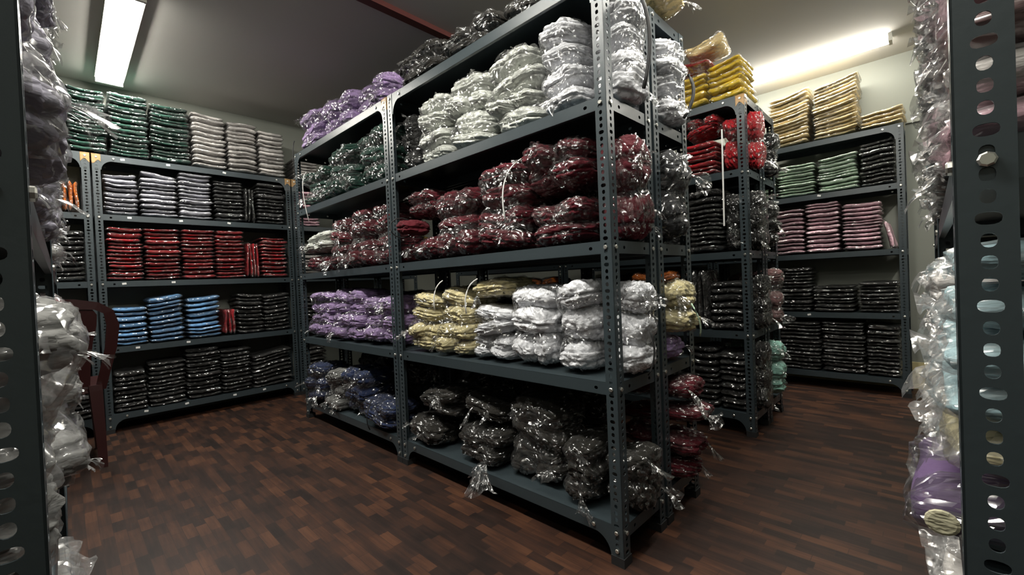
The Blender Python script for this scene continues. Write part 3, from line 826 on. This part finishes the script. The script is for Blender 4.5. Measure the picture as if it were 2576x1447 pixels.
bag(B, .545, .83, 0, .29, 'navy blue', 'dark navy garment bag leaning beside the crumpled pale bag', 3, y0=-.01, tails=3)
bag(B, .84, 1.17, 0, .15, 'navy blue', 'low navy garment bag with black string by the middle posts', 2, y0=-.04, y1=.2, tails=4, tie=('black', curve(rw(B, 1.0, -.03, .29), rw(B, 1.01, -.09, .2), rw(B, .99, -.045, .13))))
# --- back row of the centre island (its end shows)
bag(A2, -.05, .25, 3, .335, 'white', 'white garment bag with a thick black strap in the far row end', 4, y0=.05, y1=.24, tails=4, tdir=(-1, 0, 0), tie=('strap', curve(rw(A2, -.055, .10, 1.62), rw(A2, -.10, .11, 1.54), rw(A2, -.052, .15, 1.45))))
bag(A2, -.06, .25, 2, .34, 'charcoal', 'slack film bag of black garments in the far row end', 2, y0=.05, y1=.24, tails=4, tdir=(-1, 0, 0), tails_len=.12)
bag(A2, -.03, .25, 1, .09, 'lilac', 'purple garment bag under the beige bag in the far row end', 1, y0=.05, y1=.24, tails=2, tdir=(-1, 0, 0))
bag(A2, -.075, .25, 1, .20, 'beige', 'beige garment bag with a pale green tie in the far row end', 2, base=.10, y0=.05, y1=.24, tails=4, tdir=(-1, 0, 0), tie=('green', curve(rw(A2, -.082, .22, .78), rw(A2, -.115, .2, .71), rw(A2, -.085, .16, .66))))
for k, (hh, zz, ex) in enumerate([(.082, 0, -.075), (.080, .10, -.10), (.080, .198, -.115), (.083, .294, -.085)]):
    bag(A2, ex, .22, 0, hh, 'maroon', f'{["lowest", "second lowest", "second highest", "topmost"][k]} maroon garment bag sticking out of the far row end', 1, base=zz, y0=.045, y1=.243, tails=2, tdir=(-1, 0, 0), tails_len=.11)
bag(A2, -.06, .25, 4, .12, 'amber', 'amber garment bag overhanging the far row end, up top', 2, y0=.02, y1=.26, tails=4, tdir=(-1, 0, 0))
for s_, h_ in ((0, .3), (1, .24), (2, .36), (3, .3)):
    for k in range(2):
        bag(A2, .27 + .47 * k, .72 + .47 * k, s_, h_, 'black', f'dark garment bag behind the {["olive", "white", "maroon", "pale"][s_]} bags, {["nearer the end", "nearer the middle posts"][k]}', 2, cols=2, tails=2)
for s_, h_ in ((0, .3), (1, .30), (3, .3)):
    for k in range(2):
        bag(B2, .05 + .57 * k, .58 + .57 * k, s_, h_, 'black', f'dark garment bag behind the {["navy", "lilac", "pink", "green"][s_]} bags, {["by the middle posts", "by the wall aisle"][k]}', 2, cols=2, tails=2)
B2.anchor = 'the wall aisle'
S(B2, .96, 1.18, 2, .28, 'pink', 0); S(B2, .74, .95, 2, .27, 'pink', 1); S(B2, .5, .72, 2, .33, 'yellow', 2)
# --- island: red bags, dark bags, end bulges
bag(BI, .88, 1.08, 3, .125, 'red', 'plump red garment bag heaped on the red packets', 2, base=.225, tails=4)
bag(BI, 1.085, 1.18, 3, .31, 'red', 'upright red garment bag beside the ribbon', 2, tails=4)
bag(BI, 1.085, 1.18, 2, .33, 'black', 'black garment bag by the island corner post, under the red bags', 3, tails=4)
for s_, c_, h_, d_ in ((3, 'red', .32, 'red garment bag bulging from the island end beside the corner post'), (2, 'black', .33, 'black garment bag bulging from the island end under the red one'),
                       (1, 'black', .3, 'black garment bag bulging from the island end above the bottom shelf'), (0, 'black', .37, 'black garment bag bulging from the island end at floor level')):
    bag(BI, 1.19, 1.275, s_, h_, c_, d_, 2 if c_ == 'red' else 3, y0=.05, y1=.238, tails=4, tdir=(1, 0, 0))
for s_, c_, h_, d_ in ((3, 'black', .26, 'black garment bag at the end of the yellow topped island, back row'), (2, 'black', .3, 'dark garment bag at the island end, back row, middle shelf'),
                       (1, 'dusky pink', .33, 'dusky pink garment bag at the island end, back row'), (0, 'teal', .34, 'teal garment bag low at the island end, back row')):
    bag(BI2, -.06, .25, s_, h_, c_, d_, 3, y0=.05, y1=.238, tails=3, tdir=(-1, 0, 0))
for s_, h_ in ((0, .3), (1, .345), (2, .35)):  # filler bags added to darken the view through the shelf gaps
    bag(BI, .06, .85, s_, h_, 'black', f'wide dark filler bag hidden along the {SHELF[s_]} island shelf', 2, cols=3, tails=0, y0=.125)
    bag(BJ, .06, 1.16, s_, h_, 'black', f'wide dark filler bag on the {SHELF[s_]} shelf of the hidden island rack', 2, cols=4, tails=0, y0=.125)
for s_, h_ in ((1, .34), (2, .34)):  # filler bags added to cover the lit back wall in the gaps
    bag(RL, .06, 1.16, s_, h_, 'black', f'long dark filler bag added on the {SHELF[s_]} shelf along the back wall', 2, cols=4, tails=0)
bag(BI, .45, .85, 1, .24, 'charcoal', 'charcoal garment bag under the orange one, seen above the white bundles', 2, cols=2, y0=.01, y1=.118, tails=0)
bag(BJ, .75, 1.16, 1, .24, 'charcoal', 'charcoal garment bag under the orange one, seen above the beige bags', 2, cols=2, y0=.01, y1=.118, tails=0)
bag(BI, .5, .82, 1, .09, 'orange', 'orange garment bag glimpsed above the white bundles', 1, base=.25, cols=2, y0=.01, y1=.115, tails=3)
bag(BJ, .8, 1.15, 1, .09, 'orange', 'orange garment bag glimpsed above the beige bags', 1, base=.25, cols=2, y0=.01, y1=.115, tails=3)
rb = MB(); rb.loft([[(x, y, z) for x, y in ((-.004, -.001), (.004, -.001), (.004, .001), (-.004, .001))] for z in np.linspace(0, .52, 9)])
rb = obj('white_ribbon', rb.mesh('white_ribbon'), PAPER, None, rw(BI, 1.112, -.022, 1.135), (0, .01, 0))
tag(rb, 'white ribbon dangling down in front of the island rack', 'ribbon')

# ------------------------------------------------------------------ the two racks close to the viewer
def fat(rack, x0, x1, s, n, colors, desc, t=.05, y=.0, base=0, lib=None, fr=.0):
    z = ZS[s] + .009 + base
    if s < 4: t = min(t, (.340 - base) / n - .0045)
    for i in range(n):
        c = colors[i % len(colors)]
        ti = t * RNG.uniform(.92, 1.08)
        packet(rack, (x0 + x1) / 2 + RNG.uniform(-.006, .006), y + RNG.uniform(-.012, .012) - fr, z, c,
               f"{ordw(i)} {c} garment bag up, {desc}", f"{c} bags, {desc}", ((x1 - x0) / .285, 1, ti / .0495), RNG.uniform(-.04, .04), RNG.uniform(-.012, .012), 0, PKF, cname(c) + '_polybag', 'polybag')
        z += ti * 1.02 + .0035
LG = ['lavender grey']
for k in range(4):
    a = .05 + .287 * k; o_ = ['at the near end', 'second along', 'third along', 'fourth along'][k]
    bag(FL, a, a + .275, 2, .34, 'lavender grey', f'lavender grey garment bag {o_}, bulging towards the chair aisle', 3, y0=-.035, y1=.25, tails=4, tails_len=.05, fm=FILMM)
    bag(FL, a, a + .275, 1, .33, 'smoke', f'pale garment bag in cloudy film {o_}, under the lavender ones', 3, cols=[1, 2], y0=-.035, y1=.25, tails=7, tails_len=.032, fm=FILMM)
    if k: bag(FL, a, a + .275, 3, .33, 'lavender grey', f'high lavender grey garment bag {o_} above the others', 3, y0=-.03, y1=.25, tails=4, tails_len=.05)
fat(FL, .05, .32, 0, 7, ['light blue', 'grey'], 'bottom stack at the near end below the clear ones', .05)
fat(FL, .335, .61, 0, 7, ['grey', 'black'], 'second bottom stack below the clear ones', .05)
for k in range(3):
    fat(FM, .05 + .3 * k, .33 + .3 * k, 3, 5, ['black', 'grey'], f'{ordw(k)} upper stack on the rack next to the chair', .055)
    fat(FM, .05 + .3 * k, .33 + .3 * k, 2, 6, ['grey', 'lavender grey'], f'{ordw(k)} middle stack on the rack next to the chair', .055)
    fat(FM, .05 + .3 * k, .33 + .3 * k, 1, 6, ['grey', 'maroon'], f'{ordw(k)} lower stack on the rack next to the chair', .055)
    fat(FM, .05 + .3 * k, .33 + .3 * k, 4, 5, ['charcoal'], f'{ordw(k)} topmost stack on the rack next to the chair', .055)
NE = WA
fat(FR, NE - .33, NE - .05, 2, 7, ['pink', 'warm white', 'dusky pink'], 'stack behind the big perforated post, upper', .05)
o = packet(FR, NE - .19, -.036, ZS[1] + .006, 'purple', 'purple packet with a cream oval, jutting out low beside the big perforated post', None, (1.42, 1, 1.7), 0, 0, 0, PK, 'patterned_packet', 'packet', fam=0, tclass=4)
sp = MB(); sp.loft([[(x_, .014 * math.cos(q) * s_ + .022, .0075 * math.sin(q) * s_ + .024) for q in np.linspace(0, 2 * PI, 16, endpoint=False)] for x_, s_ in ((.0945, 1.0), (.0975, 1.0), (.0982, .8))])
obj('cream_oval', sp.mesh('cream_oval'), FAB('cream'), o, label='cream oval patch')
fat(FR, NE - .33, NE - .05, 1, 1, ['beige'], 'single one behind the big perforated post', .045, base=.088)
fat(FR, NE - .33, NE - .05, 1, 4, ['light blue'], 'pale blue stack behind the big perforated post', .05, base=.14)
fat(FR, NE - .62, NE - .345, 1, 6, ['light blue', 'warm white'], 'second stack along from the big perforated post, pale', .05)
fat(FR, NE - .91, NE - .635, 1, 6, ['warm white', 'light blue'], 'third stack along from the big perforated post, pale', .05)
fat(FR, NE - .62, NE - .345, 2, 7, ['black', 'navy blue'], 'second stack along from the big perforated post, dark', .05)
fat(FR, NE - .91, NE - .635, 2, 7, ['black'], 'third stack along from the big perforated post, dark', .05)
fat(FR, NE - 1.16, NE - .925, 2, 7, ['black', 'charcoal'], 'fourth stack along from the big perforated post, dark', .05)
fat(FR, NE - .62, NE - .345, 0, 7, ['warm white'], 'bottom stack along from the big perforated post', .05)
fat(FR, NE - .91, NE - .635, 0, 7, ['warm white', 'purple'], 'second bottom stack from the big perforated post', .05)
fat(FR, NE - .91, NE - .635, 3, 6, ['black', 'warm white'], 'upper stack third from the big perforated post', .05)
fat(FR, NE - 1.16, NE - .925, 3, 6, ['black', 'grey'], 'upper stack fourth from the big perforated post', .05)
fat(FN, NE - .33, NE - .05, 3, 6, ['warm white', 'black'], 'upper stack on the rack past the perforated one', .05)
fat(FN, NE - .33, NE - .05, 2, 6, ['black'], 'middle stack on the rack past the perforated one', .05)
fat(FN, NE - .33, NE - .05, 1, 5, ['warm white'], 'lower stack on the rack past the perforated one', .05)

# ------------------------------------------------------------------ chair
def chair():
    M = plain('dark red moulded plastic', (.026, .004, .0042, 1), .35)
    t = thing('plastic_chair', 'dark red moulded plastic chair standing by the wall rack', 'chair', (-3.36, -.07, 0), 0)
    # back faces +X (towards the viewer): stiles, top rail and splat in the plane x ~ .2
    bx = lambda z: .165 + .05 * max(0, z - .42) / .45
    def stile(sg):
        P = [(bx(.40) - .01, sg * .19, .40), (bx(.5), sg * .212, .5), (bx(.62), sg * .238, .62), (bx(.74), sg * .250, .74), (bx(.82), sg * .235, .82)]
        P += [(bx(.865), sg * .19, .865), (bx(.885), sg * .11, .885), (bx(.892), 0, .892)]
        return P
    b = MB()
    for sg in (-1, 1):
        secs = []
        for (x, y, z), hw in zip(stile(sg), (.022, .022, .024, .026, .03, .035, .038, .04)):
            a = {True: 0.0}.get(z < .78, min(1., (z - .78) / .11))
            ty, tz = hw * (1 - a), hw * a
            secs.append([(x - .012, y - ty * sg, z - tz * 1.4 - (.0 if a else 0)), (x + .012, y - ty * sg, z - tz * 1.4), (x + .012, y + ty * sg, z), (x - .012, y + ty * sg, z)])
        b.loft(secs)
    obj('backrest_frame', b.mesh('backrest_frame', False), M, t)
    b = MB(); secs = []
    for z, hw in ((.40, .15), (.5, .155), (.58, .16), (.66, .17), (.74, .186), (.80, .19), (.87, .15)):
        x = bx(z); secs.append([(x - .008, -hw, z), (x + .008, -hw, z), (x + .008, hw, z), (x - .008, hw, z)])
    b.loft(secs); obj('back_splat', b.mesh('back_splat'), M, t)
    b = MB(); secs = []
    for x, hw, z in ((-.22, .17, .425), (-.235, .19, .42), (-.15, .205, .435), (0, .205, .425), (.12, .19, .418), (.175, .17, .42)):
        secs.append([(x, -hw, z - .03), (x, hw, z - .03), (x, hw, z), (x, hw * .5, z - .012), (x, -hw * .5, z - .012), (x, -hw, z)])
    b.loft(secs); obj('seat', b.mesh('seat'), M, t)
    for sx, sy in ((1, 1), (1, -1), (-1, 1), (-1, -1)):
        b = MB(); secs = []
        for z, q in ((0, 1.0), (.2, .97), (.40, .93), (.43, .92)):
            x, y = sx * .185 * q + (.03 * (1 - z / .43) if sx > 0 else -.02 * (1 - z / .43)), sy * .185 * q
            w = .016 + .010 * z / .43
            secs.append([(x - w, y - w, z), (x + w, y - w, z), (x + w, y + w, z), (x - w, y + w, z)])
        b.loft(secs); obj('leg', b.mesh('leg'), M, t)
chair()

# ------------------------------------------------------------------ lamps
def emit(name, col, st):
    m, nt, nd, L = new_mat(name)
    o = N(nd, 'ShaderNodeOutputMaterial'); e = N(nd, 'ShaderNodeEmission', Strength=st); e.inputs[0].default_value = col
    L.new(e.outputs[0], o.inputs[0]); return m
GLOW = emit('lit tube diffuser', (1.0, .97, .88, 1), 95)
HOUSE = plain('white lamp housing', (.75, .73, .66, 1), .5)

GLOW2 = emit('lit slim tube diffuser', (1.0, .96, .86, 1), 80)
def lamp(label, x0, x1, y, w, drop=.03, glow=None, rz=0.):
    t = thing('ceiling_tube_lamp', label, 'lamp', ((x0 + x1) / 2, y, CEIL - drop), rz, 'ceiling tube lamps')
    L = x1 - x0
    b = MB(); hw = w * (.56 if w > .08 else .4); b.box(-L / 2, L / 2, -hw, hw, .006, drop - .001); obj('housing', b.mesh('housing'), HOUSE, t)
    for sg in (-1, 1):
        b = MB(); b.box(*sorted((sg * L / 2, sg * (L / 2 + .018))), -w / 2 - .004, w / 2 + .004, -.022, drop - .001); obj('end_cap', b.mesh('end_cap'), HOUSE, t)
    # ribbed prismatic diffuser
    n = 50 if w > .08 else 8; secs = []
    for i in range(n + 1):
        u = -L / 2 + L * i / n; r = 1 + (.05 if i % 2 else 0) * (w > .08)
        secs.append([(u, w / 2 * r * math.cos(a) , .006 - (.016 if w > .08 else .03) * r * math.sin(a)) for a in np.linspace(0, PI, 6)])
    b = MB(); b.loft(secs); obj('diffuser', b.mesh('diffuser', False), glow or GLOW, t)
lamp('wide ribbed tube lamp on the ceiling above the chair', -3.97, -2.77, .275, .13)
lamp('slim tube lamp on the ceiling above the amber packets', -1.36, -.165, 3.80, .075, glow=GLOW2)
lamp('wide ribbed tube lamp on the ceiling above the aisle by the white bundles', -1.65, -.45, .275, .13)
lamp('slim tube lamp on the ceiling above the side aisle', -.95, .25, 1.5, .07, rz=PI / 2)
lamp('added unseen fill lamp on the ceiling past the near racks', .05, 1.25, 3.0, .07, rz=PI / 2)  # added out-of-view tube, brightens the pink and mint packets
lamp('added unseen fill lamp on the ceiling behind the viewer', -.45, .75, -.55, .07, glow=emit('added fill lamp glow', (1.0, .96, .86, 1), 34))  # added out-of-view fill light for the white bundle fronts

# ------------------------------------------------------------------ world, camera, view
w = bpy.data.worlds.new('world'); bpy.context.scene.world = w; w.use_nodes = True
w.node_tree.nodes['Background'].inputs[0].default_value = (.5, .55, .6, 1)
w.node_tree.nodes['Background'].inputs[1].default_value = .0

A_, PITCH, ROLL, H = .768, -.0137, .042, .8827
f0 = Vector((-math.sin(A_), math.cos(A_), 0)); r0 = Vector((math.cos(A_), math.sin(A_), 0)); z0 = Vector((0, 0, 1))
fw = f0 * math.cos(PITCH) + z0 * math.sin(PITCH); u0 = -f0 * math.sin(PITCH) + z0 * math.cos(PITCH)
r1 = r0 * math.cos(ROLL) - u0 * math.sin(ROLL); u1 = r0 * math.sin(ROLL) + u0 * math.cos(ROLL)
cam = bpy.data.cameras.new('camera'); co = bpy.data.objects.new('camera', cam); C.objects.link(co)
co.matrix_world = Matrix(((r1.x, u1.x, -fw.x, 0), (r1.y, u1.y, -fw.y, 0), (r1.z, u1.z, -fw.z, H), (0, 0, 0, 1)))
cam.sensor_width = 36; cam.lens = 36 * 1090.8 / 2576; cam.clip_start = .02
sc = bpy.context.scene; sc.camera = co
sc.view_settings.view_transform = 'Standard'; sc.view_settings.look = 'None'; sc.view_settings.exposure = 0; sc.view_settings.gamma = 1
sc.view_settings.use_curve_mapping = False
cy = sc.cycles
cy.max_bounces = 4; cy.diffuse_bounces = 2; cy.glossy_bounces = 2; cy.transmission_bounces = 2; cy.transparent_max_bounces = 10
cy.use_denoising = True; cy.sample_clamp_indirect = 4; cy.caustics_reflective = False; cy.caustics_refractive = False
